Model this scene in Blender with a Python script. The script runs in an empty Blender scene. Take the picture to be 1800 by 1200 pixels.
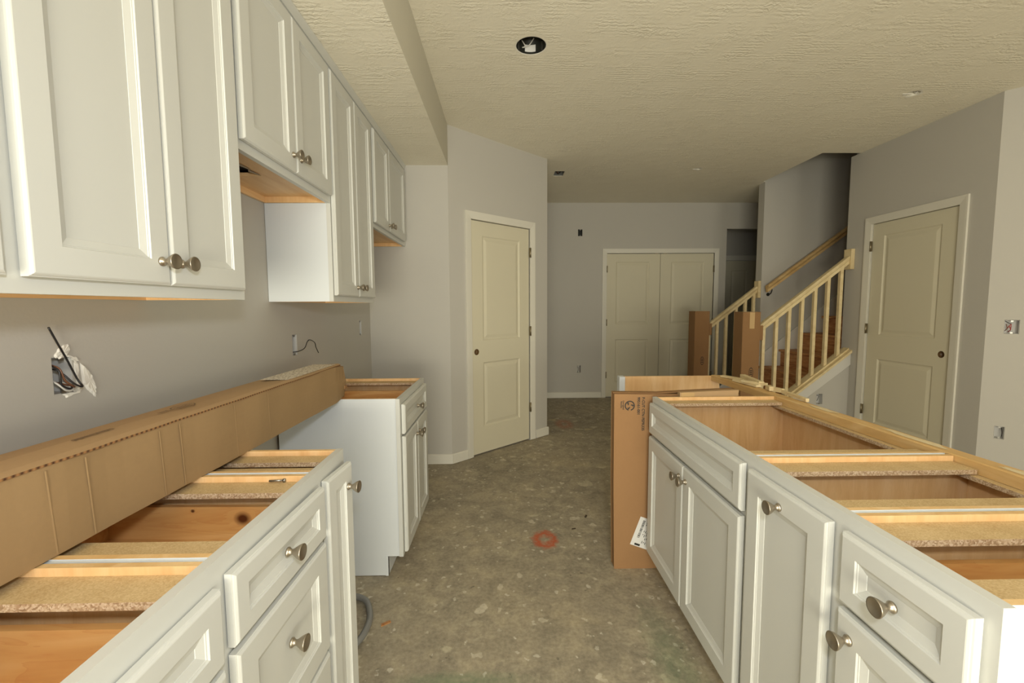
import bpy, bmesh, math, random
from mathutils import Matrix, Vector, Euler
R = math.radians
random.seed(4)
sc = bpy.context.scene
col = sc.collection

# ------------------------------------------------------------------ camera
F_PX, PITCH, YAW, ROLL, CAM_H = 766.9, 0.0787, 0.0175, -0.0052, 1.3058
fw = Vector((math.sin(YAW) * math.cos(PITCH), math.cos(YAW) * math.cos(PITCH), -math.sin(PITCH)))
rt = Vector((math.cos(YAW), -math.sin(YAW), 0)); up = rt.cross(fw)
r2 = rt * math.cos(ROLL) + up * math.sin(ROLL); u2 = -rt * math.sin(ROLL) + up * math.cos(ROLL)
cd = bpy.data.cameras.new('camera'); cam = bpy.data.objects.new('camera', cd); col.objects.link(cam)
cam.matrix_world = Matrix(((r2.x, u2.x, -fw.x, 0), (r2.y, u2.y, -fw.y, 0), (r2.z, u2.z, -fw.z, CAM_H), (0, 0, 0, 1)))
cd.sensor_width = 36; cd.sensor_fit = 'HORIZONTAL'; cd.lens = F_PX / 1800 * 36; cd.clip_start = 0.02
sc.camera = cam
# ------------------------------------------------------------------ colour management, world, lights
sc.view_settings.view_transform = 'Standard'; sc.view_settings.look = 'None'
sc.view_settings.gamma = 1; sc.view_settings.use_curve_mapping = False
sc.view_settings.exposure = 0.0
w = bpy.data.worlds.new('World'); sc.world = w; w.use_nodes = True
w.node_tree.nodes['Background'].inputs[0].default_value = (.9, .9, 1, 1)
w.node_tree.nodes['Background'].inputs[1].default_value = 0.25

def area(name, loc, target, sx, sy, power, colour, spread=180):
    l = bpy.data.lights.new(name, 'AREA'); l.shape = 'RECTANGLE'; l.size = sx; l.size_y = sy
    l.energy = power; l.color = colour; l.spread = R(spread)
    o = bpy.data.objects.new(name, l); col.objects.link(o); o.location = loc
    o.rotation_euler = (Vector(target) - Vector(loc)).to_track_quat('-Z', 'Y').to_euler()
    return o
# daylight through the patio door and window behind the camera: cool sky from above, warm light off the lawn from below
area('patio_door_skylight', (0.05, -2.45, 1.35), (0.4, 2.2, 0.2), 1.8, 1.9, 34, (.93, .96, 1.0))
area('patio_door_lawn_bounce', (0.05, -2.4, .75), (0.6, 1.0, 2.7), 1.8, 1.0, 120, (1.0, .94, .71))
area('window_skylight', (3.3, -2.45, 1.5), (1.6, 3, 1.1), 1.4, 1.3, 13, (.93, .96, 1.0))
area('window_lawn_bounce', (3.3, -2.4, 1.0), (2.2, 1.4, 2.7), 1.4, .8, 36, (1.0, .94, .71))
# the photographer's bounce flash
fl = area('camera_flash', (0.10, -.12, 1.55), (-.1, 2.5, 1.0), .13, .09, 11.5, (.90, .95, 1.0))

# ------------------------------------------------------------------ materials
def mat(name, base=(.8, .8, .8), rough=.5, metal=0, spec=.5):
    m = bpy.data.materials.new(name); m.use_nodes = True; b = m.node_tree.nodes['Principled BSDF']
    b.inputs['Base Color'].default_value = (*base, 1); b.inputs['Roughness'].default_value = rough
    b.inputs['Metallic'].default_value = metal; b.inputs['Specular IOR Level'].default_value = spec
    return m
def lin(r, g, b):
    f = lambda c: (c / 255 / 12.92) if c / 255 <= .04045 else ((c / 255 + .055) / 1.055) ** 2.4
    return (f(r), f(g), f(b))
class NT:
    def __init__(s, m):
        s.t = m.node_tree; s.b = s.t.nodes['Principled BSDF']
    def n(s, typ, **k):
        o = s.t.nodes.new(typ)
        for a, v in k.items():
            if a.startswith('i_'):
                key = a[2:].replace('_', ' ')
                o.inputs[key].default_value = v
            else: setattr(o, a, v)
        return o
    def l(s, a, b): s.t.links.new(a, b)
    def coord(s, scale=(1, 1, 1), kind='Object', rot=(0, 0, 0)):
        c = s.n('ShaderNodeTexCoord'); mp = s.n('ShaderNodeMapping'); mp.inputs['Scale'].default_value = scale
        mp.inputs['Rotation'].default_value = rot
        s.l(c.outputs[kind], mp.inputs['Vector']); return mp.outputs['Vector']
    def pos(s):
        return s.n('ShaderNodeNewGeometry').outputs['Position']
    def noise(s, vec, scale, detail=4, rough=.5, dist=0):
        o = s.n('ShaderNodeTexNoise'); o.inputs['Scale'].default_value = scale; o.inputs['Detail'].default_value = detail
        o.inputs['Roughness'].default_value = rough; o.inputs['Distortion'].default_value = dist
        if vec is not None: s.l(vec, o.inputs['Vector'])
        return o.outputs['Fac']
    def ramp(s, fac, stops):
        o = s.n('ShaderNodeValToRGB'); e = o.color_ramp.elements
        while len(e) < len(stops): e.new(.5)
        for k, (p, c) in enumerate(stops):
            e[k].position = p; e[k].color = (*c, 1) if len(c) == 3 else c
        s.l(fac, o.inputs['Fac']); return o.outputs['Color']
    def mix(s, fac, a, b, mode='MIX'):
        o = s.n('ShaderNodeMix', data_type='RGBA', blend_type=mode)
        for sock, v in ((o.inputs[0], fac), (o.inputs[6], a), (o.inputs[7], b)):
            if isinstance(v, (int, float)): sock.default_value = v
            elif isinstance(v, tuple): sock.default_value = (*v, 1)
            else: s.l(v, sock)
        return o.outputs[2]
    def math(s, op, a, b=None, clamp=False):
        o = s.n('ShaderNodeMath', operation=op); o.use_clamp = clamp
        for k, v in ((0, a), (1, b)):
            if v is None: continue
            if isinstance(v, (int, float)): o.inputs[k].default_value = v
            else: s.l(v, o.inputs[k])
        return o.outputs[0]
    def bump(s, h, strength=.3, dist=.01):
        o = s.n('ShaderNodeBump'); o.inputs['Strength'].default_value = strength; o.inputs['Distance'].default_value = dist
        s.l(h, o.inputs['Height']); s.l(o.outputs[0], s.b.inputs['Normal'])
    def color(s, c): s.l(c, s.b.inputs['Base Color'])

def painted(name, c, rough=.45, var=.03, bscale=180, bst=.06):
    m = mat(name, c, rough); t = NT(m); v = t.pos()
    d = tuple(x * (1 - var) for x in c)
    t.color(t.mix(t.noise(v, 3, 3), c, d)); t.bump(t.noise(v, bscale, 2), bst, .002); return m
M_CAB = painted('cabinet_paint', lin(204, 204, 198), .38, .02, 90, .03)
M_SIDE = painted('white_laminate', lin(216, 220, 222), .45, .01, 60, .02)
M_WALL = painted('greige_wall_paint', lin(186, 182, 174), .75, .03, 120, .12)
M_TRIM = painted('white_trim_paint', lin(216, 212, 200), .45, .03, 60, .05)
M_DOOR = painted('primed_door', lin(208, 201, 178), .6, .03, 40, .08)
M_DRY = painted('raw_plaster', lin(232, 228, 218), .9, .06, 60, .5)
M_SKIRTBOARD = painted('white_skirt_board', lin(208, 205, 198), .55, .04, 50, .1)

def ceiling_mat():
    m = mat('stomped_ceiling', lin(232, 226, 210), .8); t = NT(m); v = t.pos()
    wob = t.noise(v, 5, 2)
    wv = t.n('ShaderNodeTexWave', wave_type='RINGS', bands_direction='X'); wv.inputs['Scale'].default_value = 13
    vo = t.n('ShaderNodeTexVoronoi', feature='F1'); vo.inputs['Scale'].default_value = 6.5
    t.l(v, vo.inputs['Vector'])
    sub = t.n('ShaderNodeVectorMath', operation='SUBTRACT'); t.l(v, sub.inputs[0]); t.l(vo.outputs['Position'], sub.inputs[1])
    t.l(sub.outputs[0], wv.inputs['Vector']); wv.inputs['Distortion'].default_value = 5; wv.inputs['Detail'].default_value = 3
    wv.inputs['Detail Scale'].default_value = 5
    n2 = t.noise(v, 45, 3, .6, .8)
    msk = t.math('MULTIPLY', wv.outputs['Fac'], t.math('MULTIPLY', t.math('SUBTRACT', t.noise(v, 7, 4), .38, True), 3.0, True))
    h = t.math('ADD', t.math('MULTIPLY', msk, 1.0), t.math('MULTIPLY', n2, .5))
    t.bump(h, .5, .004)
    t.color(t.mix(wob, lin(236, 230, 212), lin(230, 223, 204)))
    return m
M_CEIL = ceiling_mat()

def concrete_mat():
    m = mat('bare_concrete_slab', (.2, .17, .13), .62); t = NT(m); v = t.pos()
    n1 = t.noise(v, 1.6, 6, .62, .4); n2 = t.noise(v, 9, 6, .65, .6); n3 = t.noise(v, 60, 4, .6)
    c = t.ramp(n1, [(.34, lin(128, 120, 102)), (.46, lin(158, 148, 126)), (.55, lin(176, 163, 136)), (.66, lin(204, 186, 146))])
    c2 = t.ramp(n2, [(.36, lin(118, 112, 96)), (.5, lin(166, 155, 132)), (.64, lin(208, 193, 160))])
    c = t.mix(.5, c, c2)
    c = t.mix(.35, c, t.ramp(n3, [(.3, lin(116, 106, 90)), (.7, lin(198, 184, 160))]))
    # plaster and paint splats
    def splats(scale, thr, seed, colr, c, amount=.8, thr2=.5):
        mp = t.n('ShaderNodeVectorMath', operation='ADD'); t.l(v, mp.inputs[0]); mp.inputs[1].default_value = (seed, seed * 1.7, 0)
        wn = t.n('ShaderNodeTexNoise'); wn.inputs['Scale'].default_value = scale * 1.6; wn.inputs['Detail'].default_value = 4
        t.l(mp.outputs[0], wn.inputs['Vector'])
        ad = t.n('ShaderNodeVectorMath', operation='MULTIPLY_ADD'); t.l(wn.outputs['Color'], ad.inputs[0])
        ad.inputs[1].default_value = (1.0 / scale,) * 3; t.l(mp.outputs[0], ad.inputs[2])
        vo = t.n('ShaderNodeTexVoronoi'); vo.inputs['Scale'].default_value = scale; t.l(ad.outputs[0], vo.inputs['Vector'])
        rnd = t.n('ShaderNodeSeparateColor'); t.l(vo.outputs['Color'], rnd.inputs[0])
        rad = t.math('MULTIPLY', t.math('SUBTRACT', rnd.outputs[0], thr2), thr)
        f = t.math('MULTIPLY', t.math('SUBTRACT', rad, vo.outputs['Distance']), 18, True)
        f = t.math('MINIMUM', f, 1.0); f = t.math('MAXIMUM', f, 0.0)
        f = t.math('MULTIPLY', f, t.math('MULTIPLY', t.noise(v, 30, 3), 2 * amount * .8, True))
        return t.mix(f, c, colr)
    c = splats(5, .5, 3.1, lin(214, 204, 174), c, .75)
    c = splats(11, .65, 7.7, lin(222, 212, 188), c, .75)
    c = splats(26, .7, 1.9, lin(226, 218, 198), c, .75)
    c = splats(3.3, .36, 12.3, lin(206, 190, 142), c, .8)
    c = splats(17, .40, 21.3, lin(84, 78, 66), c, .7)
    sc_ = t.math('MULTIPLY', t.math('MULTIPLY', t.math('SUBTRACT', t.noise(v, 2.1, 3, .6), .46, True), 5.0, True), t.math('MULTIPLY', t.math('SUBTRACT', t.noise(v, 22, 6, .72, .5), .5, True), 6.0, True))
    c = t.mix(t.math('MULTIPLY', sc_, .75), c, lin(212, 200, 170))
    # orange marking-paint rings and a faint green line
    sp = t.n('ShaderNodeSeparateXYZ'); t.l(v, sp.inputs[0])
    def ring(cx, cy, rx, ry, r0, wd, colr, c, amt):
        dx = t.math('DIVIDE', t.math('SUBTRACT', sp.outputs[0], cx), rx); dy = t.math('DIVIDE', t.math('SUBTRACT', sp.outputs[1], cy), ry)
        d = t.math('SQRT', t.math('ADD', t.math('MULTIPLY', dx, dx), t.math('MULTIPLY', dy, dy)))
        d = t.math('ADD', d, t.math('MULTIPLY', t.math('SUBTRACT', t.noise(v, 28, 4), .5), 1.0))
        f = t.math('SUBTRACT', 1.0, t.math('DIVIDE', t.math('ABSOLUTE', t.math('SUBTRACT', d, r0)), wd), True)
        f = t.math('MULTIPLY', f, amt)
        return t.mix(f, c, colr)
    c = ring(.222, 2.36, .068, .09, .72, .50, lin(196, 88, 46), c, .95)
    c = ring(.66, 4.78, .10, .2, .6, .6, lin(190, 100, 66), c, .45)
    c = ring(.62, 1.38, .10, .45, .3, .8, lin(92, 128, 92), c, .38)
    c = ring(-.16, 1.44, .24, .035, .3, .9, lin(92, 128, 92), c, .42)
    t.color(t.mix(1.0, c, (.88, .885, .90), 'MULTIPLY')); t.bump(t.math('ADD', n2, n3), .25, .004); return m
M_FLOOR = concrete_mat()

def wood(name, c0, c1, c2, scale=(3, 3, .35), rough=.4, rings=10, spec=.5, fa=1.2):
    m = mat(name, c1, rough, 0, spec); t = NT(m); v = t.coord(scale)
    big = t.noise(v, 3.5, 4, .55, 1.2); fine = t.noise(t.coord(tuple(x * rings for x in scale)), 6, 4, .7, .3)
    c = t.ramp(big, [(.3, c0), (.5, c1), (.7, c2)])
    c = t.mix(t.math('MULTIPLY', t.math('SUBTRACT', fine, .5, True), fa, True), c, tuple(x * .82 for x in c0))
    t.color(c); t.bump(fine, .05, .002); return m
MAPLE = (lin(222, 176, 122), lin(230, 188, 134), lin(236, 198, 148))
M_MAPLE_Z = wood('maple_laminate_upright', *MAPLE, scale=(6, 6, .7))
M_MAPLE_X = wood('maple_laminate_flat', *MAPLE, scale=(.7, 6, 6))
M_MAPLE_Y = wood('maple_laminate_long', *MAPLE, scale=(6, .7, 6))
M_RAIL = wood('pale_maple_edge', lin(212, 170, 112), lin(224, 186, 130), lin(232, 200, 150), scale=(4, 4, 4), rough=.5)
PINE = (lin(198, 144, 84), lin(214, 164, 102), lin(226, 184, 124))
def pine_mat():
    m = mat('pine_drawer_board', PINE[1], .4); t = NT(m); v = t.coord((6, 1.1, 9), 'Object'); p = t.pos()
    sep = t.n('ShaderNodeSeparateXYZ'); t.l(p, sep.inputs[0]); ds = []
    for kx, kz, ry in ((-.652, .786, 1.25), (-.775, .806, .35)):     # knots in the boards
        dx = t.math('DIVIDE', t.math('SUBTRACT', sep.outputs[0], kx), .012 * ry); dz = t.math('DIVIDE', t.math('SUBTRACT', sep.outputs[2], kz), .010 * ry)
        dy = t.math('DIVIDE', t.math('SUBTRACT', sep.outputs[1], 1.053), .06)
        ds.append(t.math('SQRT', t.math('ADD', t.math('MULTIPLY', dy, dy), t.math('ADD', t.math('MULTIPLY', dx, dx), t.math('MULTIPLY', dz, dz)))))
    d = t.math('MINIMUM', ds[0], ds[1])
    near = t.math('DIVIDE', 1.0, t.math('ADD', t.math('MULTIPLY', d, d), .35))
    g = t.math('ADD', t.noise(v, 2.2, 4, .55, .8), t.math('MULTIPLY', near, .35))
    rings_ = t.math('FRACT', t.math('MULTIPLY', g, 7.0))
    c = t.ramp(t.noise(v, 1.6, 3, .5, 1.5), [(.3, PINE[0]), (.5, PINE[1]), (.72, PINE[2])])
    c = t.mix(t.math('MULTIPLY', t.math('POWER', rings_, 3.0), .28), c, lin(186, 112, 56))
    c = t.mix(t.math('SUBTRACT', 1.6, d, True), c, lin(84, 40, 16))
    t.color(c); return m
M_PINE = pine_mat()
M_NEWWOOD = wood('raw_poplar', lin(208, 186, 140), lin(218, 198, 154), lin(226, 208, 166), scale=(3, 3, 3), rough=.5, fa=.25)
M_OAKRAIL = wood('handrail_wood', lin(186, 150, 96), lin(204, 170, 116), lin(216, 186, 134), scale=(1, 5, 5), rough=.5)
M_TREAD = wood('orange_pine_tread', lin(150, 96, 52), lin(186, 130, 78), lin(208, 160, 108), scale=(8, 1.2, 8), rough=.6)

def chip(name, edge=False):
    m = mat(name, lin(190, 160, 110), .75); t = NT(m); v = t.pos()
    vo = t.n('ShaderNodeTexVoronoi'); vo.inputs['Scale'].default_value = 420 if not edge else 330; t.l(v, vo.inputs['Vector'])
    s_ = t.n('ShaderNodeSeparateColor'); t.l(vo.outputs['Color'], s_.inputs[0])
    if edge: c = t.ramp(s_.outputs[0], [(.0, lin(120, 84, 66)), (.35, lin(176, 142, 116)), (.7, lin(206, 182, 158)), (1, lin(226, 206, 184))])
    else: c = t.ramp(s_.outputs[0], [(.0, lin(180, 150, 104)), (.5, lin(198, 170, 124)), (1, lin(212, 188, 144))])
    c = t.mix(.4, c, t.ramp(t.noise(v, 14, 4), [(.35, lin(182, 152, 106)), (.65, lin(206, 180, 134))]))
    t.color(c); t.bump(s_.outputs[0], .3 if edge else .08, .002); return m
M_CHIP = chip('particle_board'); M_CHIPE = chip('particle_board_edge', True)

def cardboard(name, c, creaseaxis=None):
    m = mat(name, c, .78, 0, .2); t = NT(m); v = t.coord()
    n = t.noise(v, 5, 4, .6); n2 = t.noise(v, 90, 3)
    cc = t.mix(n, tuple(x * .9 for x in c), tuple(min(1, x * 1.1) for x in c))
    cc = t.mix(t.math('MULTIPLY', n2, .25), cc, tuple(x * .8 for x in c))
    h = n2
    if creaseaxis is not None:
        wv = t.n('ShaderNodeTexWave', wave_type='BANDS', bands_direction=creaseaxis); wv.inputs['Scale'].default_value = 24
        wv.inputs['Distortion'].default_value = .3; t.l(v, wv.inputs['Vector'])
        h = t.math('ADD', n2, t.math('MULTIPLY', wv.outputs['Fac'], .35))
    t.color(cc); t.bump(h, .08, .003); return m
CARD = lin(152, 125, 90)
M_CARD = cardboard('corrugated_cardboard', CARD, 'Z')
M_CARD2 = cardboard('brown_cardboard', lin(150, 114, 78))
M_CARDTOP = cardboard('cardboard_flap', lin(180, 150, 112))
def flute():
    m = mat('cardboard_flute_edge', lin(120, 84, 50), .9); t = NT(m); v = t.pos()
    wv = t.n('ShaderNodeTexWave', wave_type='BANDS', bands_direction='Y'); wv.inputs['Scale'].default_value = 26; t.l(v, wv.inputs['Vector'])
    t.color(t.mix(wv.outputs['Fac'], lin(72, 44, 22), lin(150, 108, 66))); return m
M_FLUTE = flute()
M_INK = mat('black_ink', (.012, .011, .01), .6); M_INKF = mat('faded_ink', lin(120, 96, 68), .7)
M_PAPER = mat('white_label_paper', lin(214, 212, 208), .5)
def paper_print():
    m = mat('printed_label_paper', lin(222, 214, 196), .5); t = NT(m); v = t.coord((60, 14, 1))
    f = t.ramp(t.noise(v, 4, 3), [(.5, (0, 0, 0)), (.56, (1, 1, 1))]); t.color(t.mix(f, lin(226, 216, 196), lin(168, 152, 128))); return m
M_PRINT = paper_print()
M_TAPE = mat('clear_tape', lin(196, 164, 116), .18, 0, .7)
M_NICKEL = mat('brushed_nickel', lin(172, 162, 147), .36, .95)
def _n():
    t = NT(M_NICKEL); t.bump(t.noise(t.coord((1, 1, 40)), 30, 2), .04, .001)
_n()
M_STEEL = mat('galvanised_steel', lin(150, 148, 142), .35, .9)
M_HINGE = mat('satin_hinge_metal', lin(150, 140, 118), .4, .9)
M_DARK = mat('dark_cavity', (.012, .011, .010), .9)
M_BLACKW = mat('black_wire', (.012, .011, .012), .4); M_REDW = mat('red_wire', lin(150, 34, 26), .4)
M_WHITEW = mat('white_wire', lin(200, 196, 188), .4); M_BROWNW = mat('bare_brown_wire', lin(112, 74, 52), .4)
M_BOXGREY = mat('grey_plastic_box', lin(196, 194, 190), .5)
M_CONDUIT = mat('grey_flexible_conduit', lin(140, 140, 138), .45, .3)
M_BLACKM = mat('black_can_metal', lin(38, 38, 32), .5, .3)

# ------------------------------------------------------------------ mesh helpers
def lk(name, me, parent=None, loc=(0, 0, 0), rot=(0, 0, 0)):
    o = bpy.data.objects.new(name, me); col.objects.link(o); o.parent = parent; o.location = loc; o.rotation_euler = rot; return o
def finish(name, bm, mats, parent=None, loc=(0, 0, 0), rot=(0, 0, 0), bevel=0, smooth=False, merge=True, recalc=True):
    if merge: bmesh.ops.remove_doubles(bm, verts=bm.verts, dist=1e-5)
    if bevel: bmesh.ops.bevel(bm, geom=[e for e in bm.edges if len(e.link_faces) == 2 and e.calc_face_angle(0) > .6], offset=bevel, segments=1, affect='EDGES')
    if recalc: bmesh.ops.recalc_face_normals(bm, faces=bm.faces)
    me = bpy.data.meshes.new(name); bm.to_mesh(me); bm.free()
    for m in (mats if isinstance(mats, (list, tuple)) else [mats]): me.materials.append(m)
    if smooth:
        for p in me.polygons: p.use_smooth = True
    return lk(name, me, parent, loc, rot)
def box(bm, x0, x1, y0, y1, z0, z1, mi=0, fm=None):
    v = [bm.verts.new((x, y, z)) for x in (x0, x1) for y in (y0, y1) for z in (z0, z1)]
    F = dict(x0=(0, 1, 3, 2), x1=(4, 6, 7, 5), y0=(0, 4, 5, 1), y1=(2, 3, 7, 6), z0=(0, 2, 6, 4), z1=(1, 5, 7, 3))
    for k, q in F.items():
        f = bm.faces.new([v[i] for i in q]); f.material_index = (fm or {}).get(k, mi)
    return v
def B(name, d, m, parent=None, loc=(0, 0, 0), rot=(0, 0, 0), bevel=0, fm=None):
    bm = bmesh.new(); box(bm, *d, fm=fm); return finish(name, bm, m, parent, loc, rot, bevel)
def tube(bm, pts, r, n=8, caps=True, mi=0):
    pts = [Vector(p) for p in pts]; rings = []; prev = None
    for i, p in enumerate(pts):
        t = (pts[min(i + 1, len(pts) - 1)] - pts[max(i - 1, 0)]).normalized()
        a = Vector((0, 0, 1)) if abs(t.z) < .9 else Vector((1, 0, 0))
        if prev is not None: a = prev
        a = (a - t * a.dot(t)).normalized(); prev = a; b = t.cross(a)
        rr = r[i] if isinstance(r, (list, tuple)) else r
        rings.append([bm.verts.new(p + (a * math.cos(k * 2 * math.pi / n) + b * math.sin(k * 2 * math.pi / n)) * rr) for k in range(n)])
    for A_, B_ in zip(rings, rings[1:]):
        for k in range(n):
            f = bm.faces.new((A_[k], A_[(k + 1) % n], B_[(k + 1) % n], B_[k])); f.material_index = mi; f.smooth = True
    if caps:
        for q in (rings[0][::-1], rings[-1]): bm.faces.new(q).material_index = mi
def smoothpts(P, k=6):
    P = [Vector(p) for p in P]; out = []
    for i in range(len(P) - 1):
        a, b, c, d = P[max(i - 1, 0)], P[i], P[i + 1], P[min(i + 2, len(P) - 1)]
        for j in range(k):
            t = j / k; out.append(.5 * ((2 * b) + (c - a) * t + (2 * a - 5 * b + 4 * c - d) * t * t + (3 * b - a - 3 * c + d) * t ** 3))
    out.append(P[-1]); return out
def lathe(bm, prof, n=20):
    rings = []
    for r, h in prof:
        rings.append([bm.verts.new((r * math.cos(k * 2 * math.pi / n), -h, r * math.sin(k * 2 * math.pi / n))) for k in range(n)] if r > 1e-6 else [bm.verts.new((0, -h, 0))])
    for A_, B_ in zip(rings, rings[1:]):
        for k in range(n):
            q = (A_[k % len(A_)], A_[(k + 1) % len(A_)], B_[(k + 1) % len(B_)], B_[k % len(B_)])
            q = list(dict.fromkeys(q))
            if len(q) > 2: bm.faces.new(q).smooth = True
def loops(bm, L, cap_last=True, cap_first=False, mi=0):
    """L: list of (x0,x1,z0,z1,y) concentric rectangles bridged in order"""
    rs = [[bm.verts.new((x0, y, z0)), bm.verts.new((x1, y, z0)), bm.verts.new((x1, y, z1)), bm.verts.new((x0, y, z1))] for x0, x1, z0, z1, y in L]
    for A_, B_ in zip(rs, rs[1:]):
        for k in range(4): bm.faces.new((A_[k], A_[(k + 1) % 4], B_[(k + 1) % 4], B_[k])).material_index = mi
    if cap_last: bm.faces.new(rs[-1])
    if cap_first: bm.faces.new(rs[0][::-1])
def prism(bm, poly, axis, a0, a1, mi=0, m0=None, m1=None):
    """poly in the two other axes, extruded along axis ('x','y','z') from a0 to a1"""
    def P(p, a): return {'x': (a, p[0], p[1]), 'y': (p[0], a, p[1]), 'z': (p[0], p[1], a)}[axis]
    A_ = [bm.verts.new(P(p, a0)) for p in poly]; B_ = [bm.verts.new(P(p, a1)) for p in poly]; n = len(poly)
    bm.faces.new(A_).material_index = mi if m0 is None else m0; bm.faces.new(B_[::-1]).material_index = mi if m1 is None else m1
    for k in range(n): bm.faces.new((A_[k], A_[(k + 1) % n], B_[(k + 1) % n], B_[k])).material_index = mi
def sheet(bm, W0, W1, z0, z1, y0, y1, holes, mi=0):
    """upright slab (x W0..W1, z z0..z1, thickness y0..y1) with rectangular holes (x0,x1,z0,z1)"""
    xs = sorted({W0, W1, *[h[0] for h in holes], *[h[1] for h in holes]}); zs = sorted({z0, z1, *[h[2] for h in holes], *[h[3] for h in holes]})
    xs = [x for x in xs if W0 - 1e-9 <= x <= W1 + 1e-9]; zs = [z for z in zs if z0 - 1e-9 <= z <= z1 + 1e-9]
    def solid(i, j):
        if not (0 <= i < len(xs) - 1 and 0 <= j < len(zs) - 1): return False
        cx, cz = (xs[i] + xs[i + 1]) / 2, (zs[j] + zs[j + 1]) / 2
        return not any(h[0] < cx < h[1] and h[2] < cz < h[3] for h in holes)
    q = lambda *p: setattr(bm.faces.new([bm.verts.new(a) for a in p]), 'material_index', mi)
    for i in range(len(xs) - 1):
        for j in range(len(zs) - 1):
            if not solid(i, j): continue
            a, b, c, d = xs[i], xs[i + 1], zs[j], zs[j + 1]
            q((a, y0, c), (b, y0, c), (b, y0, d), (a, y0, d)); q((a, y1, c), (a, y1, d), (b, y1, d), (b, y1, c))
            if not solid(i - 1, j): q((a, y0, c), (a, y0, d), (a, y1, d), (a, y1, c))
            if not solid(i + 1, j): q((b, y0, c), (b, y1, c), (b, y1, d), (b, y0, d))
            if not solid(i, j - 1): q((a, y0, c), (a, y1, c), (b, y1, c), (b, y0, c))
            if not solid(i, j + 1): q((a, y0, d), (b, y0, d), (b, y1, d), (a, y1, d))
def empty(name, loc=(0, 0, 0), rot=(0, 0, 0)):
    o = bpy.data.objects.new(name, None); col.objects.link(o); o.location = loc; o.rotation_euler = rot; o.empty_display_size = .05; return o
def tag(o, label=None, cat=None, group=None):
    if label: o['label'] = label
    if cat: o['category'] = cat
    if group: o['group'] = group
    return o
def struct(o): o['kind'] = 'structure'; return o
def copy_tree(o, parent=None):
    c = o.copy(); col.objects.link(c); c.parent = parent
    for ch in list(o.children): copy_tree(ch, c)
    return c
def cut(o, cutters):
    for c in cutters:
        md = o.modifiers.new('b', 'BOOLEAN'); md.object = c; md.operation = 'DIFFERENCE'; md.solver = 'EXACT'
    dg = bpy.context.evaluated_depsgraph_get(); dg.update(); me = bpy.data.meshes.new_from_object(o.evaluated_get(dg)); o.modifiers.clear(); o.data = me
    for c in cutters: bpy.data.objects.remove(c)
def text(name, s, size, m, parent, loc, rot, ext=.0002):
    cu = bpy.data.curves.new(name, 'FONT'); cu.body = s; cu.size = size; cu.extrude = ext; cu.offset = size * .022
    o = bpy.data.objects.new(name, cu); col.objects.link(o)
    dg = bpy.context.evaluated_depsgraph_get(); dg.update()
    me = bpy.data.meshes.new_from_object(o.evaluated_get(dg)); bpy.data.objects.remove(o)
    me.materials.clear(); me.materials.append(m); return lk(name, me, parent, loc, rot)

# ------------------------------------------------------------------ room constants
XW, XL, XR = -1.09, -.497, .706           # left wall, left base face, island face
YB, YF, YS, YS2, XD = 3.57, 6.17, 4.2, 5.15, 3.39
CZ, SZ, XS = 2.743, 2.43, -.44            # ceiling, soffit underside, soffit face
YR = -2.6; T = .115
# floor
struct(B('floor', (-1.4, 6.6, -2.9, 8.6, -.12, 0), M_FLOOR))

# ------------------------------------------------------------------ walls
OUTLETS = []
def wall(name, A, Bp, z0=0, z1=CZ, holes=(), t=T, m=M_WALL):
    A = Vector(A); Bp = Vector(Bp); L = (Bp - A).length; a = math.atan2(Bp.y - A.y, Bp.x - A.x)
    bm = bmesh.new(); sheet(bm, 0, L, z0, z1, 0, t, list(holes))
    o = struct(finish(name, bm, m, None, (A.x, A.y, 0), (0, 0, a))); return o
def baseboard(name, A, Bp, s0, s1, h=.085, t=.013, m=M_TRIM):
    A = Vector(A); Bp = Vector(Bp); a = math.atan2(Bp.y - A.y, Bp.x - A.x)
    bm = bmesh.new(); prism(bm, [(0, 0.004), (-t, 0.004), (-t, h - .008), (-t * .45, h), (0, h)], 'x', s0, s1)
    return struct(finish(name, bm, m, None, (A.x, A.y, 0), (0, 0, a)))

LW = ((XW, YR), (XW, YB)); lo = lambda y: y - YR
wall('wall_left', *LW, holes=[(lo(1.062), lo(1.112), 1.098, 1.190), (lo(2.256), lo(2.306), 1.06, 1.17), (lo(3.30), lo(3.35), 1.10, 1.21)])
wall('wall_back', (XW, YB), (XS - .002, YB))
PA, PB = (-.442, 3.57), (.43, 4.375); PL = (Vector(PB) - Vector(PA)).length
wall('wall_pantry', PA, PB, holes=[(.222, .940, -.01, 2.045)])
wall('wall_hall', PB, (.43, YF))
FW = ((.43, YF), (6.4, YF))
wall('wall_far', *FW, holes=[(1.446 - .43, 2.967 - .43, -.01, 2.05), (3.133 - .43, 4.02 - .43, -.01, 2.384), (1.037 - .43, 1.098 - .43, 2.288, 2.38), (1.035 - .43, 1.09 - .43, .366, .47)])
wall('wall_stair_side', (XD, YS + .115), (XD, 3.01), holes=[(YS + .115 - 4.025, YS + .115 - 3.245, -.01, 2.047)])
AW = ((XD, 3.01), (4.4, 2.0))
wall('wall_angled', *AW, holes=[(.085, .155, 1.105, 1.20), (.078, .128, .366, .456)])
wall('wall_right', (4.4, 2.0), (4.4, YR))
wall('wall_rear', (4.4, YR), (XW, YR), holes=[(4.4 - .98, 4.4 + 0.88, .0, 2.1), (4.4 - 4.0, 4.4 - 2.6, .85, 2.15)])
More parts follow.
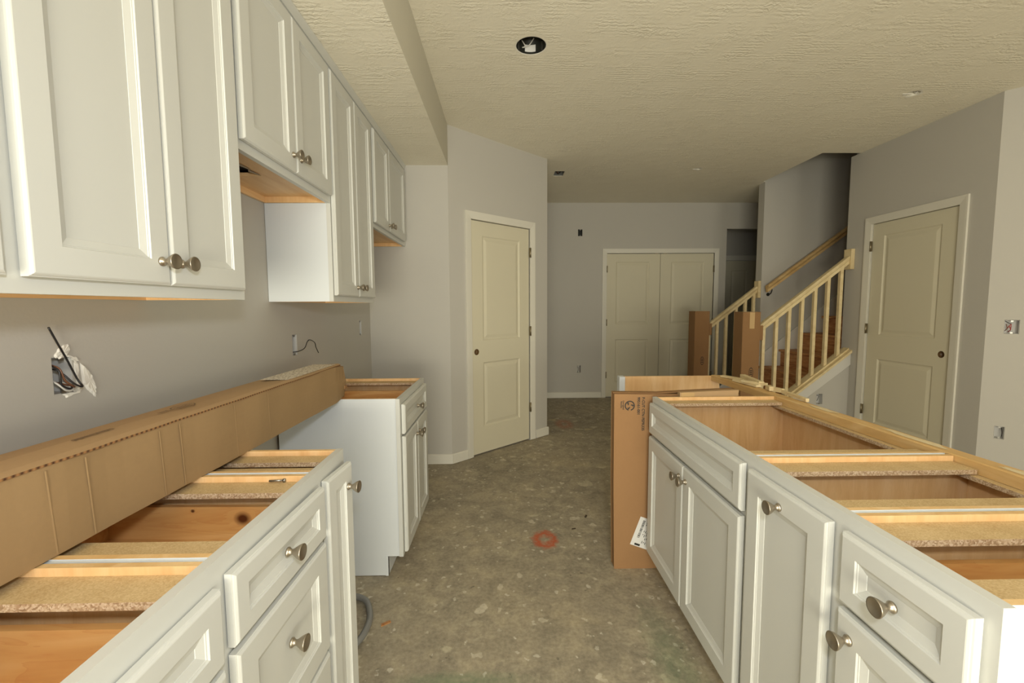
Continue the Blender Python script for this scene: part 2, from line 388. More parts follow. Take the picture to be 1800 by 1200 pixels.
# stairwell walls: the rear one starts at a free end, the front one runs on behind the closet door wall
struct(B('wall_stairwell_rear', (3.045, 6.4, YS2, YS2 + .12, 0, 4.6), M_WALL))
bm = bmesh.new(); sheet(bm, XD + .05, 6.4, 0, 4.6, YS, YS + .11, []); struct(finish('wall_stairwell_front', bm, M_WALL))
struct(B('wall_stairwell_end', (6.3, 6.4, YS + .11, YS2, 0, 4.6), M_WALL))
struct(B('ceiling_stairwell', (2.9, 6.4, YS - .1, YS2 + .1, 4.6, 4.7), M_WALL))
struct(B('wall_stairwell_left', (2.92, 3.02, YS - .1, YS2 + .12, CZ + .1201, 4.6), M_WALL)); struct(B('wall_stairwell_upper', (3.02, XD + .05, YS - .1, YS, CZ + .1201, 4.6), M_WALL))
# foyer seen through the cased opening in the far wall
struct(B('wall_foyer_left', (3.02, 3.133, YF + T, 7.3, 0, CZ), M_WALL)); struct(B('wall_foyer_right', (6.4, 6.5, YS2, 8.0, 0, CZ), M_WALL))
struct(B('wall_foyer_back', (3.0, 6.4, 7.3, 7.42, 0, CZ), M_WALL))
# baseboards
baseboard('baseboard_left', *LW, lo(2.68), lo(3.57)); baseboard('baseboard_back', (XW, YB), (XS, YB), 0, XS - XW + .005)
baseboard('baseboard_pantry', PA, PB, 0.002, .160); baseboard('baseboard_pantry.001', PA, PB, 1.022, PL + .013)
baseboard('baseboard_far', *FW, 0, 1.382 - .43); baseboard('baseboard_stair_side', (XD, YS), (XD, 3.01), YS - 3.185, YS - 3.01)
baseboard('baseboard_angled', *AW, 0, 1.42); baseboard('baseboard_right', (4.4, 2.0), (4.4, YR), 0, 4.6)
# ceiling with the stairwell opening; soffit over the cabinets
bm = bmesh.new(); box(bm, -1.2, 6.5, YR - .1, YS, CZ, CZ + .12); box(bm, -1.2, 3.02, YS, YS2, CZ, CZ + .12); box(bm, -1.2, 3.045, YS2, 8.0, CZ, CZ + .12); box(bm, 3.045, 6.5, YS2 + .12, 8.0, CZ, CZ + .12)
ceil_ = struct(finish('ceiling', bm, M_CEIL, merge=False))
def cyl(loc, r, h, n=40):
    b_ = bmesh.new(); bmesh.ops.create_cone(b_, cap_ends=True, segments=n, radius1=r, radius2=r, depth=h, matrix=Matrix.Translation(loc)); return finish('c', b_, M_DARK)
def cutb(d): return B('c', d, M_DARK)
# separate main slab so the cut is clean
cut(ceil_, [cyl((.158, 2.528, CZ), .083, .22)]); cut(ceil_, [cyl((2.80, 3.05, CZ), .038, .1, 20)]); cut(ceil_, [cutb((.55, .655, 4.76, 4.93, CZ - .1, CZ + .08))]); cut(ceil_, [cyl((2.05, 4.68, CZ), .03, .1, 16)])
bm = bmesh.new(); box(bm, XW, XS, YR, YB, SZ, CZ, fm=dict(z0=0, x1=1, y1=1, x0=1, y0=1, z1=1))
struct(finish('soffit', bm, [M_CEIL, painted('soffit_side_paint', lin(205, 200, 184), .75, .03, 120, .12)]))

# ------------------------------------------------------------------ passage doors
def hinge(parent, x, z, flip=1):
    bm = bmesh.new(); box(bm, x - .012 * (flip > 0), x + .012 * (flip < 0) , -.006, .002, z - .045, z + .045)
    tube(bm, [(x, -.008, z - .046), (x, -.008, z + .046)], .0065, 8); return finish('hinge', bm, M_HINGE, parent)
def slab(parent, x0, x1, z0, z1, panels, hole=None, y=.012):
    W_ = x1 - x0; bm = bmesh.new(); sheet(bm, 0, W_, 0, z1 - z0, 0, .035, [(a - x0, b - x0, c - z0, d - z0) for a, b, c, d in panels])
    s_ = finish('door_slab', bm, M_DOOR, parent, (x0, y, z0))
    if hole:
        c = bmesh.new(); bmesh.ops.create_cone(c, cap_ends=True, segments=24, radius1=.027, radius2=.027, depth=.2, matrix=Matrix.Rotation(R(90), 4, 'X')); co = finish('c', c, M_DARK, s_, (hole[0] - x0, 0.02, hole[1] - z0))
        bpy.context.view_layer.update(); cut(s_, [co])
        b_ = bmesh.new(); prof = [(.0265, -.0005), (.0265, -.0345), (.022, -.034), (.0, -.034)]
        lathe(b_, prof, 20); finish('bore_lining', b_, [wood('bore_wood', lin(84, 62, 36), lin(104, 78, 46), lin(120, 90, 56))], s_, (hole[0] - x0, 0, hole[1] - z0))
    for a, b, c, d in panels:
        a -= x0; b -= x0; c -= z0; d -= z0; bm = bmesh.new()
        f = lambda i, yy: (a + i, b - i, c + i, d - i, yy)
        loops(bm, [f(0, .034), f(0, 0), f(.004, 0), f(.012, .007), f(.018, .009), f(.024, .009), f(.048, .0025), f(.052, .002)])
        finish('panel', bm, M_DOOR, s_)
    return s_
def casing(parent, x0, x1, z1, w=.062, t=.014, sides=(1, 1), zb=.004):
    bm = bmesh.new(); P_ = [(0, 0), (0, -t * .55), (w * .25, -t * .7), (w * .8, -t), (w, -t), (w, 0)]
    # profile starts at the opening and runs outwards; swept up the left, across the top, down the right, mitred
    path = [(x0, zb), (x0, z1), (x1, z1), (x1, zb)]; dirs = [(-1, 0), (-1, 1), (1, 1), (1, 0)]
    rs = [[bm.verts.new((px + dx * u, v, pz + dz * u)) for u, v in P_] for (px, pz), (dx, dz) in zip(path, dirs)]
    for A_, B_ in zip(rs, rs[1:]):
        for k in range(len(P_)): bm.faces.new((A_[k], A_[(k + 1) % len(P_)], B_[(k + 1) % len(P_)], B_[k]))
    bm.faces.new(rs[0][::-1]); bm.faces.new(rs[-1]); finish('casing', bm, M_TRIM, parent)
    bm = bmesh.new(); j = .012
    for a, b in ((x0 - .003, x0 + .0), (x1 - .0, x1 + .003)): box(bm, a - (j if a < x0 else 0), b + (j if b > x1 else 0), -.001, T, .004, z1)
    box(bm, x0 - j, x1 + j, -.001, T, z1, z1 + j); box(bm, x0, x0 + .01, .049, .06, .004, z1); box(bm, x1 - .01, x1, .049, .06, .004, z1); box(bm, x0, x1, .049, .06, z1 - .01, z1)
    finish('jamb', bm, M_TRIM, parent)
# pantry door
a = math.atan2(PB[1] - PA[1], PB[0] - PA[0])
d1 = struct(empty('door_1', (PA[0], PA[1], 0), (0, 0, a)))
slab(d1, .228, .936, .012, 2.038, [(.356, .815, 1.012, 1.922), (.356, .815, .240, .826)], (.285, .918)); casing(d1, .224, .940, 2.044)
for z in (1.82, 1.075, .33): hinge(d1, .942, z)
# double closet doors in the far wall
d2 = struct(empty('door_2', (.43, YF, 0))); o_ = .43
slab(d2, 1.448 - o_, 2.203 - o_, .012, 2.045, [(1.578 - o_, 2.055 - o_, 1.05, 1.935), (1.578 - o_, 2.055 - o_, .22, .842)])
slab(d2, 2.209 - o_, 2.964 - o_, .012, 2.045, [(2.357 - o_, 2.834 - o_, 1.05, 1.935), (2.357 - o_, 2.834 - o_, .22, .842)])
casing(d2, 1.446 - o_, 2.967 - o_, 2.05)
for z in (1.83, 1.08, .33): hinge(d2, 1.449 - o_, z, -1); hinge(d2, 2.965 - o_, z)
for x in (2.12, 2.24): B('ball_catch', (x - o_, x + .055 - o_, -.004, .012, 2.042, 2.05), M_HINGE, d2)
# closet door under the stairs (wall runs from the stairs towards the camera)
d3 = struct(empty('door_3', (XD, YS, 0), (0, 0, R(-90))))
q = lambda y: YS - y
slab(d3, q(4.02), q(3.25), .012, 2.042, [(q(3.905), q(3.378), 1.035, 1.935), (q(3.905), q(3.378), .22, .822)], (q(3.322), .92)); casing(d3, q(4.025), q(3.245), 2.046, w=.064)
for z in (1.845, 1.09, .33): hinge(d3, q(4.022), z, -1)
# dim front door beyond the far opening
d4 = struct(empty('door_4', (3.3, 7.3, 0)))
slab(d4, .36, 1.25, .012, 2.05, [(.48, .75, 1.05, 1.9), (.86, 1.13, 1.05, 1.9), (.48, .75, .2, .85), (.86, 1.13, .2, .85)], y=-.036); 
bm = bmesh.new(); box(bm, .28, 1.34, -.03, 0, 2.06, 2.14); box(bm, .28, .35, -.03, 0, 0.004, 2.06); box(bm, 1.26, 1.34, -.03, 0, 0.004, 2.06); finish('casing', bm, M_TRIM, d4)

# ------------------------------------------------------------------ cabinet doors, drawers, knobs
bm = bmesh.new(); lathe(bm, [(0, 0), (.0103, 0), (.0106, .0030), (.0088, .0048), (.0068, .0075), (.0060, .0105), (.0066, .0130), (.0100, .0180), (.0140, .0240), (.0170, .0305), (.0176, .0330), (.0168, .0340), (.0150, .0334), (.008, .0312), (0, .0305)], 24)
KNOB = finish('knob', bm, M_NICKEL); KM = KNOB.data; bpy.data.objects.remove(KNOB)
def front_panel(name, parent, W_, H_, loc, rotz, rail=.058, knob=None, box_=None, t=.0195):
    """local x = width, z = height, faces -y"""
    bm = bmesh.new(); f = lambda i, y: (i, W_ - i, i, H_ - i, y)
    loops(bm, [f(.003, 0), f(0, -.002), f(0, -.0140), f(.0022, -.0152), f(.0030, -.0168), f(.0058, -t + .0006), f(.0075, -t), f(rail, -t), f(rail + .0015, -t + .0032), f(rail + .0035, -t + .0036), f(rail + .0045, -t + .0052), f(rail + .0065, -t + .0058), f(rail + .0065, -.004)], cap_last=False)
    loops(bm, [f(.003, 0), f(rail, 0), f(rail, -.004)], cap_last=False)
    o = finish(name, bm, M_CAB, parent, loc, (0, 0, rotz))
    bm = bmesh.new(); i0 = rail + .0065
    loops(bm, [f(i0, -.004), f(i0, -t + .0058), f(i0 + .012, -t + .0098), f(i0 + .0125, -t + .0108)], cap_last=True, cap_first=True); finish('panel', bm, M_CAB, o)
    if knob:
        k = lk('knob', KM, o, (knob[0], -t, knob[1]))
    if box_:
        hb, db = box_; bm = bmesh.new(); s = .045; b0 = .01
        box(bm, s, s + .014, .002, db, b0, b0 + hb); box(bm, W_ - s - .014, W_ - s, .002, db, b0, b0 + hb)
        box(bm, s + .014, W_ - s - .014, .002, .016, b0, b0 + hb); box(bm, s + .014, W_ - s - .014, db - .014, db, b0, b0 + hb)
        box(bm, s + .006, W_ - s - .006, .008, db - .006, b0 + .010, b0 + .018); finish('drawer_box', bm, M_PINE, o)
    return o

def base_cab(x0, s, y0, y1, label, fronts, depth=.575, top=.876, strip=False):
    """s=-1: carcass runs to -x (left run, faces +x); s=+1: island, faces -x. fronts: (kind, ya, yb, z0, z1, knob, ajar)"""
    r = tag(empty('base_cabinet', (x0, y0, 0)), label, 'cabinet'); W_ = y1 - y0
    X = lambda v: (s * v)
    def bx(name, v0, v1, u0, u1, z0, z1, m, fm=None):
        a_, b_ = sorted((X(v0), X(v1))); return B(name, (a_, b_, u0, u1, z0, z1), m, r, fm=fm)
    g = .006; th = .013
    notch = [(X(depth), top - .032), (X(depth - .055), top - .032), (X(depth - .055), top)] if s > 0 else [(X(depth), top)]
    # side panels with the toe-kick notch
    poly = [(X(.019), top), (X(.019), .1), (X(.075), .1), (X(.075), .003), (X(depth), .003)] + notch
    for u0, white in ((g, 0), (W_ - g - th, 1)):
        bm = bmesh.new(); prism(bm, poly, 'y', u0, u0 + th, mi=1, m0=0 if white == 0 else 2, m1=2 if white == 0 else 0)
        finish('side_panel', bm, [M_SIDE, M_RAIL, M_MAPLE_Z], r)
    bx('back_panel', depth - .008, depth - .001, g + th, W_ - g - th, .1, top - .045, M_MAPLE_Z)
    bx('bottom_panel', .019, depth - .008, g + th, W_ - g - th, .1, .113, M_MAPLE_X)
    sw = min(.068, (W_ - 2 * (g + th)) * .36)
    back = depth - .06 if s > 0 else depth
    bx('top_stretcher', .019, back, g + th, g + th + sw, top - .028, top - .015, [M_CHIP, M_CHIPE], fm=dict(y1=1, y0=1))
    bx('top_stretcher', .019, back, W_ - g - th - sw, W_ - g - th, top - .028, top - .015, [M_CHIP, M_CHIPE], fm=dict(y0=1, y1=1))
    if s > 0: bx('rear_stretcher', depth - .078, depth - .008, g + th, W_ - g - th, top - .043, top - .031, [M_CHIP, M_CHIPE], fm=dict(x0=1))
    bx('toe_kick', .075, .088, .002, W_ - .002, .003, .1, M_SIDE)
    if strip: bx('filler_strip', .019, back - .002, -.0, .0055, top - .04, top - .002, M_SIDE)
    # face frame
    zsp = sorted({f[3] for f in fronts} | {f[4] for f in fronts}); bm = bmesh.new(); sw = .036
    def fb(u0, u1, z0, z1, e=0): a_, b_ = sorted((X(0), X(.019 + e))); box(bm, a_, b_, u0, u1, z0, z1)
    fb(0, sw, .1, top); fb(W_ - sw, W_, .1, top); fb(sw, W_ - sw, top - .052, top); fb(sw, W_ - sw, .1, .138)
    for f in fronts:
        if f[3] > .3: fb(sw, W_ - sw, f[3] - .022, f[3] + .012)
    finish('face_frame', bm, M_CAB, r)
    for kind, ya, yb, z0, z1, knob, ajar in fronts:
        w_ = yb - ya; H_ = z1 - z0; rail = .056 if kind == 'door' else .040
        if H_ > .25: rail = .056
        if w_ < .2: rail = .045
        kp = None
        if knob: kp = ((knob[0] - ya) if s < 0 else (yb - knob[0]), knob[1] - z0)
        bxx = None
        if kind == 'drawer': bxx = (min(.10, H_ - .03) if H_ < .25 else .16, depth - .06)
        rz = R(90) if s < 0 else R(-90)
        if s < 0: loc = (.0015, ya - y0, z0); rz -= R(ajar)
        else: loc = (-.0015, yb - y0, z0)
        front_panel('drawer' if kind in ('drawer', 'false') else 'door', r, w_, H_, loc, rz, rail, kp, bxx)
    return r
def L(*a, **k): return base_cab(XL, -1, *a, depth=.575, **k)
def I(*a, **k): return base_cab(XR, 1, *a, depth=.63, **k)
L(.04, .728, 'white drawer base cabinet nearest the camera under the long carton, left side', [('drawer', .08, .708, .702, .836, (.394, .77), 0), ('door', .08, .392, .115, .690, (.35, .62), 0), ('door', .396, .708, .115, .690, (.43, .62), 0)])
L(.728, 1.120, 'white three-drawer base cabinet in the middle of the near left run', strip=True, fronts=[('drawer', .738, 1.112, .706, .842, (.915, .780), 1.2), ('drawer', .738, 1.112, .402, .692, (.915, .572), 1.0), ('drawer', .738, 1.112, .115, .388, (.915, .27), .8)])
L(1.120, 1.318, 'narrow white base cabinet with one tall door standing slightly ajar', strip=True, fronts=[('door', 1.148, 1.302, .115, .842, (1.268, .778), 4.5)])
L(2.04, 2.66, 'white base cabinet standing alone beyond the range gap, drawer over two doors', [('drawer', 2.06, 2.642, .702, .846, (2.351, .774), 0), ('door', 2.06, 2.349, .115, .690, (2.318, .628), 0), ('door', 2.353, 2.642, .115, .690, (2.384, .628), 0)])
I(.575, .868, 'island cabinet nearest the camera with a drawer over one door', [('drawer', .595, .848, .698, .846, (.722, .772), 0), ('door', .595, .848, .115, .684, (.812, .637), 0)])
I(.868, 1.213, 'island cabinet with one tall door and a knob centred near its top', strip=True, fronts=[('door', .885, 1.192, .115, .846, (1.045, .802), 0)])
I(1.213, 2.044, 'wide island sink cabinet with a long false drawer front over two doors', strip=True, fronts=[('false', 1.225, 2.030, .706, .850, None, 0), ('door', 1.225, 1.626, .115, .690, (1.598, .640), 0), ('door', 1.630, 2.030, .115, .690, (1.660, .640), 0)])

# knot in the pine of the three-drawer cabinet: a real darker plug
# ------------------------------------------------------------------ island end panel, ledger rails
r = tag(empty('end_panel', (.70, 2.66, 0)), 'maple-faced island end panel with a white front edge beyond the dishwasher gap', 'panel')
B('board', (.035, .635, 0, .016, .003, .874), M_MAPLE_Z, r); B('front_stile', (0, .035, -.038, .018, .003, .878), M_SIDE, r, bevel=.001)
M_LEDGER = wood('ledger_pine', lin(196, 156, 98), lin(208, 170, 112), lin(220, 188, 134), scale=(4, .6, 4), rough=.55, fa=.6)
def ledger(name, y0, y1, label):
    bm = bmesh.new(); n = 14; x0, x1, z0, z1 = 1.282, 1.337, .846, .880
    ring = []
    for k in range(n + 1):
        y = y0 + (y1 - y0) * k / n; j = lambda a: random.uniform(-a, a)
        ring.append([bm.verts.new(p) for p in ((x0 + j(.0006), y, z0), (x1, y, z0), (x1 + j(.0015), y, z1 - .002), (x0 + .003, y, z1 + j(.0006)), (x0 + j(.0006), y, z1 - .003))])
    for A_, B_ in zip(ring, ring[1:]):
        for k in range(5): bm.faces.new((A_[k], A_[(k + 1) % 5], B_[(k + 1) % 5], B_[k]))
    bm.faces.new(ring[0][::-1]); bm.faces.new(ring[-1]); o = finish(name, bm, M_LEDGER); tag(o, label, 'rail')
    return o
ledger('ledger_rail', .58, 2.01, 'long raw wood rail along the back of the island cabinets, smeared with dried glue')
ledger('ledger_rail', 2.014, 2.66, 'short raw wood rail spanning the dishwasher gap to the end panel, scraps on top')
# dried glue smears on the long rail
M_GLUE = painted('dried_glue', lin(226, 208, 168), .6, .15, 80, .5)
led = [o for o in col.objects if o.name == 'ledger_rail'][0]
for yc, ln in ((1.02, .10), (1.34, .13), (1.75, .08), (.83, .06)):
    bm = bmesh.new(); c_ = bm.verts.new((1.313, yc, .8822)); rg = []
    for k in range(14):
        t_ = k * 2 * math.pi / 14; q_ = random.uniform(.6, 1.1); rg.append(bm.verts.new((1.313 + .018 * q_ * math.cos(t_), yc + ln * q_ * math.sin(t_), .8803)))
    for k in range(14): bm.faces.new((c_, rg[k], rg[(k + 1) % 14]))
    finish('glue_smear', bm, M_GLUE, led)

# ------------------------------------------------------------------ upper cabinets
UX = -.79
def upper(y0, y1, zb, doors, label, knobz, hole=None):
    zt = SZ - .004; r = tag(empty('upper_cabinet', (UX, y0, zb)), label, 'cabinet'); W_ = y1 - y0; H_ = zt - zb; D_ = UX - XW - .002
    th = .013; rec = .026
    for u0, k in ((.001, 0), (W_ - .001 - th, 1)):
        B('side_panel', (-D_, -.019, u0, u0 + th, 0, H_), [M_SIDE, M_MAPLE_Z, M_RAIL], r, fm=dict(z0=2, y0=0 if k == 0 else 1, y1=1 if k == 0 else 0))
    bm = bmesh.new()
    if hole:
        hx0, hx1, hy0, hy1 = hole
        box(bm, -D_, hx0, th, W_ - th, rec, rec + .012); box(bm, hx1, -.019, th, W_ - th, rec, rec + .012)
        box(bm, hx0, hx1, th, hy0, rec, rec + .012); box(bm, hx0, hx1, hy1, W_ - th, rec, rec + .012)
    else: box(bm, -D_, -.019, th, W_ - th, rec, rec + .012)
    finish('bottom_panel', bm, M_MAPLE_Y, r)
    B('back_rail', (-D_, -D_ + .013, th, W_ - th, 0.0, rec), M_MAPLE_Y, r)
    B('back_panel', (-D_, -D_ + .006, th, W_ - th, rec + .012, H_), M_MAPLE_Z, r)
    bm = bmesh.new(); sw = .036
    box(bm, -.019, 0, 0, sw, 0, H_); box(bm, -.019, 0, W_ - sw, W_, 0, H_); box(bm, -.019, 0, sw, W_ - sw, 0, .038); box(bm, -.019, 0, sw, W_ - sw, H_ - .07, H_)
    finish('face_frame', bm, M_CAB, r)
    zt2 = 2.372 - zb; n = len(doors)
    for k, (a_, b_) in enumerate(doors):
        kx = (b_ - a_ - .028) if k == 0 else .028
        front_panel('door', r, b_ - a_, zt2 - .028, (.0015, a_ - y0, .028), R(90), .055, (kx, knobz - zb - .028))
    return r
upper(.06, .712, 1.332, [(.075, .385), (.389, .699)], 'white upper cabinet cut off by the left edge of the photo', 1.412)
upper(.712, 1.350, 1.332, [(.730, 1.034), (1.038, 1.328)], 'largest tall white upper cabinet, nearest whole one, over the torn wire hole', 1.412)
upper(1.350, 2.046, 1.782, [(1.344 + .012, 1.690), (1.694, 2.026)], 'short white upper cabinet over the range gap with a vent hole in its base', 1.866, hole=(-.235, -.13, .10, .37))
upper(2.046, 2.672, 1.336, [(2.050, 2.352), (2.356, 2.640)], 'tall white upper cabinet between the range gap and the fridge space', 1.412)
upper(2.672, 3.566, 1.794, [(2.700, 3.030), (3.034, 3.500)], 'short white upper cabinet over the fridge space in the far corner', 1.856)
# torn foil scrap at the vent hole
bm = bmesh.new(); prev = None
for k in range(9):
    y = 1.46 + k * .032; a_ = [bm.verts.new((-.915 + random.uniform(-.006, .006), y, 1.806)), bm.verts.new((-.93 - random.uniform(.0, .02), y, 1.812)), bm.verts.new((-.94 - random.uniform(0, .015), y, 1.822))]
    if prev:
        for i in range(2): bm.faces.new((prev[i], prev[i + 1], a_[i + 1], a_[i]))
    prev = a_
tag(finish('duct_tape_scrap', bm, M_STEEL), 'ragged grey duct tape scrap at the vent hole under the short cabinet', 'tape')
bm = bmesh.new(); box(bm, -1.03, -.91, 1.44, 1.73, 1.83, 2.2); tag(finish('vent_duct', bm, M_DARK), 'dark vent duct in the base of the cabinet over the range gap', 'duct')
# scribe moulding against the soffit
bm = bmesh.new(); prism(bm, [(UX, SZ - .001), (UX, SZ - .034), (UX + .006, SZ - .034), (UX + .012, SZ - .018), (UX + .018, SZ - .001)], 'y', .06, 3.566)
struct(finish('trim_1', bm, M_CAB))

# ------------------------------------------------------------------ long carton on the left run
CA = math.atan2(.026, 1.36)      # it lies slightly askew
CY0, CY1 = -.30, 2.075; CL = CY1 - CY0; CWD, CH = .152, .163
ct = tag(empty('long_carton', (-.802, CY0, .8775), (0, 0, -CA)), 'long brown cardboard carton lying across the left base cabinets and the range gap', 'carton')
bm = bmesh.new(); n = 60; rg = []
for k in range(n + 1):
    y = CL * k / n; end = max(0, 1 - (CL - y) / .12); sag = .0015 * math.sin(y * 9) + .001 * math.sin(y * 31); e = .010 * end
    rg.append([bm.verts.new(p) for p in ((-e + sag * .6, y, .001 + e * 1.2), (sag, y, CH * .5), (-.002 - e + sag, y, CH - e), (-CWD * .5, y, CH + .001 - e * .6), (-CWD, y, CH - .006), (-CWD, y, .001))])
for A_, B_ in zip(rg, rg[1:]):
    for k in range(6): bm.faces.new((A_[k], A_[(k + 1) % 6], B_[(k + 1) % 6], B_[k]))
bm.faces.new(rg[0][::-1]); bm.faces.new(rg[-1]); finish('box_body', bm, M_CARD, ct)
bm = bmesh.new(); rg = []
for k in range(n + 1):
    y = CL * k / n * .985; j = .0012 * math.sin(y * 13) + .0008 * math.sin(y * 41); end = max(0, 1 - (CL - y) / .35)
    rg.append([bm.verts.new(p) for p in ((.001 + j - .012 * end, y, CH + .0035 - .002 * end), (-.02, y, CH + .0065), (-CWD * .5, y, CH + .006 + .003 * math.sin(y * 2.2)), (-CWD - .001, y, CH - .002), (-CWD - .001, y, CH - .006), (-CWD * .5, y, CH + .0015), (.001 + j - .012 * end, y, CH - .0006 - .004 * end))])
for A_, B_ in zip(rg, rg[1:]):
    for k in range(7):
        f = bm.faces.new((A_[k], A_[(k + 1) % 7], B_[(k + 1) % 7], B_[k])); f.material_index = 1 if k == 6 else 0
bm.faces.new(rg[0][::-1]).material_index = 1; bm.faces.new(rg[-1]).material_index = 1
fl_ = finish('top_flap', bm, [M_CARDTOP, M_FLUTE], ct)
# pressed crease ridges down the front face
for y, ln in ((.93, 1), (1.115, 1), (1.285, 1), (1.345, 1), (1.55, 1), (1.045, 1), (1.72, 1)):
    bm = bmesh.new(); a_ = CH * .02; b_ = CH * (.02 + .93 * ln)
    prism(bm, [(.0001, -.0025), (.0006, 0), (.0001, .0025)], 'z', a_, b_)
    bm2 = finish('crease', bm, M_CARD, ct, (0.0005, y, 0), (R(3), 0, 0))
# end fold and tape at the far end
B('end_flap', (-CWD + .012, -.012, CL - .004, CL + .004, .004, CH - .012), M_CARD2, ct)
B('tape_strip', (-.006, .0012, CL - .02, CL + .006, CH * .28, CH * .38), M_CARD2, ct)
bm = bmesh.new(); box(bm, -.118, -.016, 0, .42, 0, .0008); finish('paper_label', bm, M_PRINT, ct, (0, CL - .50, CH + .0078))
# faded, unreadable print: a dotted number line and an oval stamp with two lines of small marks
bm = bmesh.new(); y = 1.15
while y < 1.235:
    w_ = random.uniform(.003, .0055); box(bm, -.070, -.060 - random.choice((0, .003)), y, y + w_, 0, .0003); y += w_ + .0018
for k in range(28):
    t0, t1 = k * 2 * math.pi / 28, (k + 1) * 2 * math.pi / 28
    bm.faces.new([bm.verts.new((-.072 + q_ * .020 * math.cos(t), 1.445 + q_ * .038 * math.sin(t), .0003)) for t, q_ in ((t0, .86), (t1, .86), (t1, 1), (t0, 1))])
for x in (-.080, -.073, -.066):
    y = 1.422
    while y < 1.466: w_ = random.uniform(.003, .006); box(bm, x, x + .0035, y, y + w_, 0, .0003); y += w_ + .002
y = 1.37
while y < 1.40: box(bm, -.080, -.075, y, y + .004, 0, .0003); box(bm, -.072, -.067, y, y + .003, 0, .0003); y += .0062
finish('printed_mark', bm, M_INKF, ct, (0, 0, CH + .0098))

# ------------------------------------------------------------------ tall flat carton in the dishwasher gap
tc = tag(empty('flat_carton', (.538, 2.075, 0)), 'tall flat brown carton standing in the dishwasher gap beyond the sink cabinet', 'carton')
TW, TD, TH = .60, .058, .882
bm = bmesh.new(); prism(bm, [(.004, 0.002), (TW, .002), (TW, TH - .008), (.22, TH - .004), (-.006, TH), (-.004, TH * .5)], 'y', 0, TD); finish('box_body', bm, M_CARD2, tc, bevel=.002)
bm = bmesh.new(); prism(bm, [(-.006, TH), (.22, TH - .004), (.40, TH + .004), (.595, TH + .012), (.595, TH + .015), (.40, TH + .008), (.22, TH + .0), (-.006, TH + .004)], 'y', TD * .55, TD + .012); finish('top_flap', bm, M_CARD2, tc)
bm = bmesh.new(); prism(bm, [(.30, TH - .03), (.58, TH - .022), (.585, TH + .022), (.30, TH + .012)], 'y', -.028, .001); finish('side_flap', bm, M_CARDTOP, tc)
B('tape_strip', (.306, .37, -.0292, -.0281, TH - .02, TH + .011), M_TAPE, tc)
bm = bmesh.new()
for k in range(40):      # logo ring with a gap at the bottom
    t0, t1 = [R(-76 + (332) * (k + j_) / 40) for j_ in (0, 1)]
    v = [bm.verts.new((r_ * math.cos(t), y_, r_ * math.sin(t))) for t in (t0, t1) for r_ in (.0195, .0245) for y_ in (-.0006, 0)]
    for qd in ((0, 2, 6, 4), (1, 5, 7, 3), (0, 4, 5, 1), (2, 3, 7, 6)): bm.faces.new([v[i] for i in qd])
for k in range(3):       # three chasing arrows
    a0 = R(90 + 120 * k)
    P_ = [(.004, .004), (.012, .006), (.014, .001), (.017, .010), (.008, .014), (.0095, .010), (.002, .009)]
    c_, s_ = math.cos(a0), math.sin(a0); prism(bm, [((x * c_ - z * s_), (x * s_ + z * c_)) for x, z in P_], 'y', -.0006, 0)
finish('printed_emblem', bm, M_INK, tc, (.068, -.0004, .826), (0, 0, 0))
RT = Matrix(((0, 1, 0), (0, 0, -1), (-1, 0, 0)))   # text x -> down, text up -> +x, facing -y
rt_e = RT.to_euler()
text('printed_text', 'P-CUT CTN PEPR335', .0182, M_INK, tc, (.128, -.001, .868), rt_e)
text('printed_text', '995161-001', .0182, M_INK, tc, (.105, -.001, .868), rt_e)
text('printed_text', 'Corrugated', .0095, M_INK, tc, (.034, -.001, .852), rt_e); text('printed_text', 'Recycles', .0095, M_INK, tc, (.024, -.001, .848), rt_e)
lb = B('shipping_label', (-.06, .06, -.0009, 0, -.075, .075), M_PAPER, tc, (.162, -.0004, .178), (0, R(20), 0))
bm = bmesh.new()
for k in range(26):
    w_ = random.choice((.0010, .0018, .0026)); z = .060 - k * .0036; box(bm, -.040, -.028, -.0013, -.0009, z, z + w_)
for rr in range(7):
    x = -.018 + rr * .0085
    for k in range(7):
        z = .065 - k * .017 - random.uniform(0, .006)
        if random.random() < .75: box(bm, x, x + .0028, -.0013, -.0009, z - random.uniform(.006, .014), z)
box(bm, -.040, -.012, -.0013, -.0009, -.070, -.060)
finish('label_print', bm, M_INK, lb)

# ------------------------------------------------------------------ wood scraps on the short rail
def scrap(label, x, y, z, a_, ln, wd, th, tilt=0):
    bm = bmesh.new(); th *= 1.25; box(bm, -wd / 2, wd / 2, -ln / 2, ln / 2, 0, th); bmesh.ops.bevel(bm, geom=bm.edges[:], offset=.0012, segments=1, affect='EDGES')
    for v in bm.verts: v.co.x += random.uniform(-.0012, .0012)
    o = finish('wood_scrap', bm, M_NEWWOOD, None, (x, y, z), (R(tilt), 0, R(a_))); tag(o, label, 'scrap', None); return o
zt = .8812
scrap('thin wood scrap lying furthest back on the short island rail', 1.335, 2.50, zt, 22, .16, .030, .009)
scrap('flat pale scrap at the near side of the pile, overhanging the rail', 1.318, 2.33, zt, 6, .20, .034, .010)
scrap('thick square scrap stick at the back of the pile of offcuts', 1.362, 2.36, zt + .004, -9, .26, .026, .020)
scrap('short broken offcut stacked on the pale scrap', 1.325, 2.27, zt + .0130, 30, .13, .026, .009)
scrap('small block at the near end of the offcut pile', 1.335, 2.150, zt, -12, .05, .022, .018)
scrap('second small block leaning beside the offcut pile', 1.352, 2.10, zt, 15, .045, .02, .016)
scrap('long thin strip of wood lying on the joint of the two rails', 1.345, 1.99, zt, -6, .24, .014, .013)

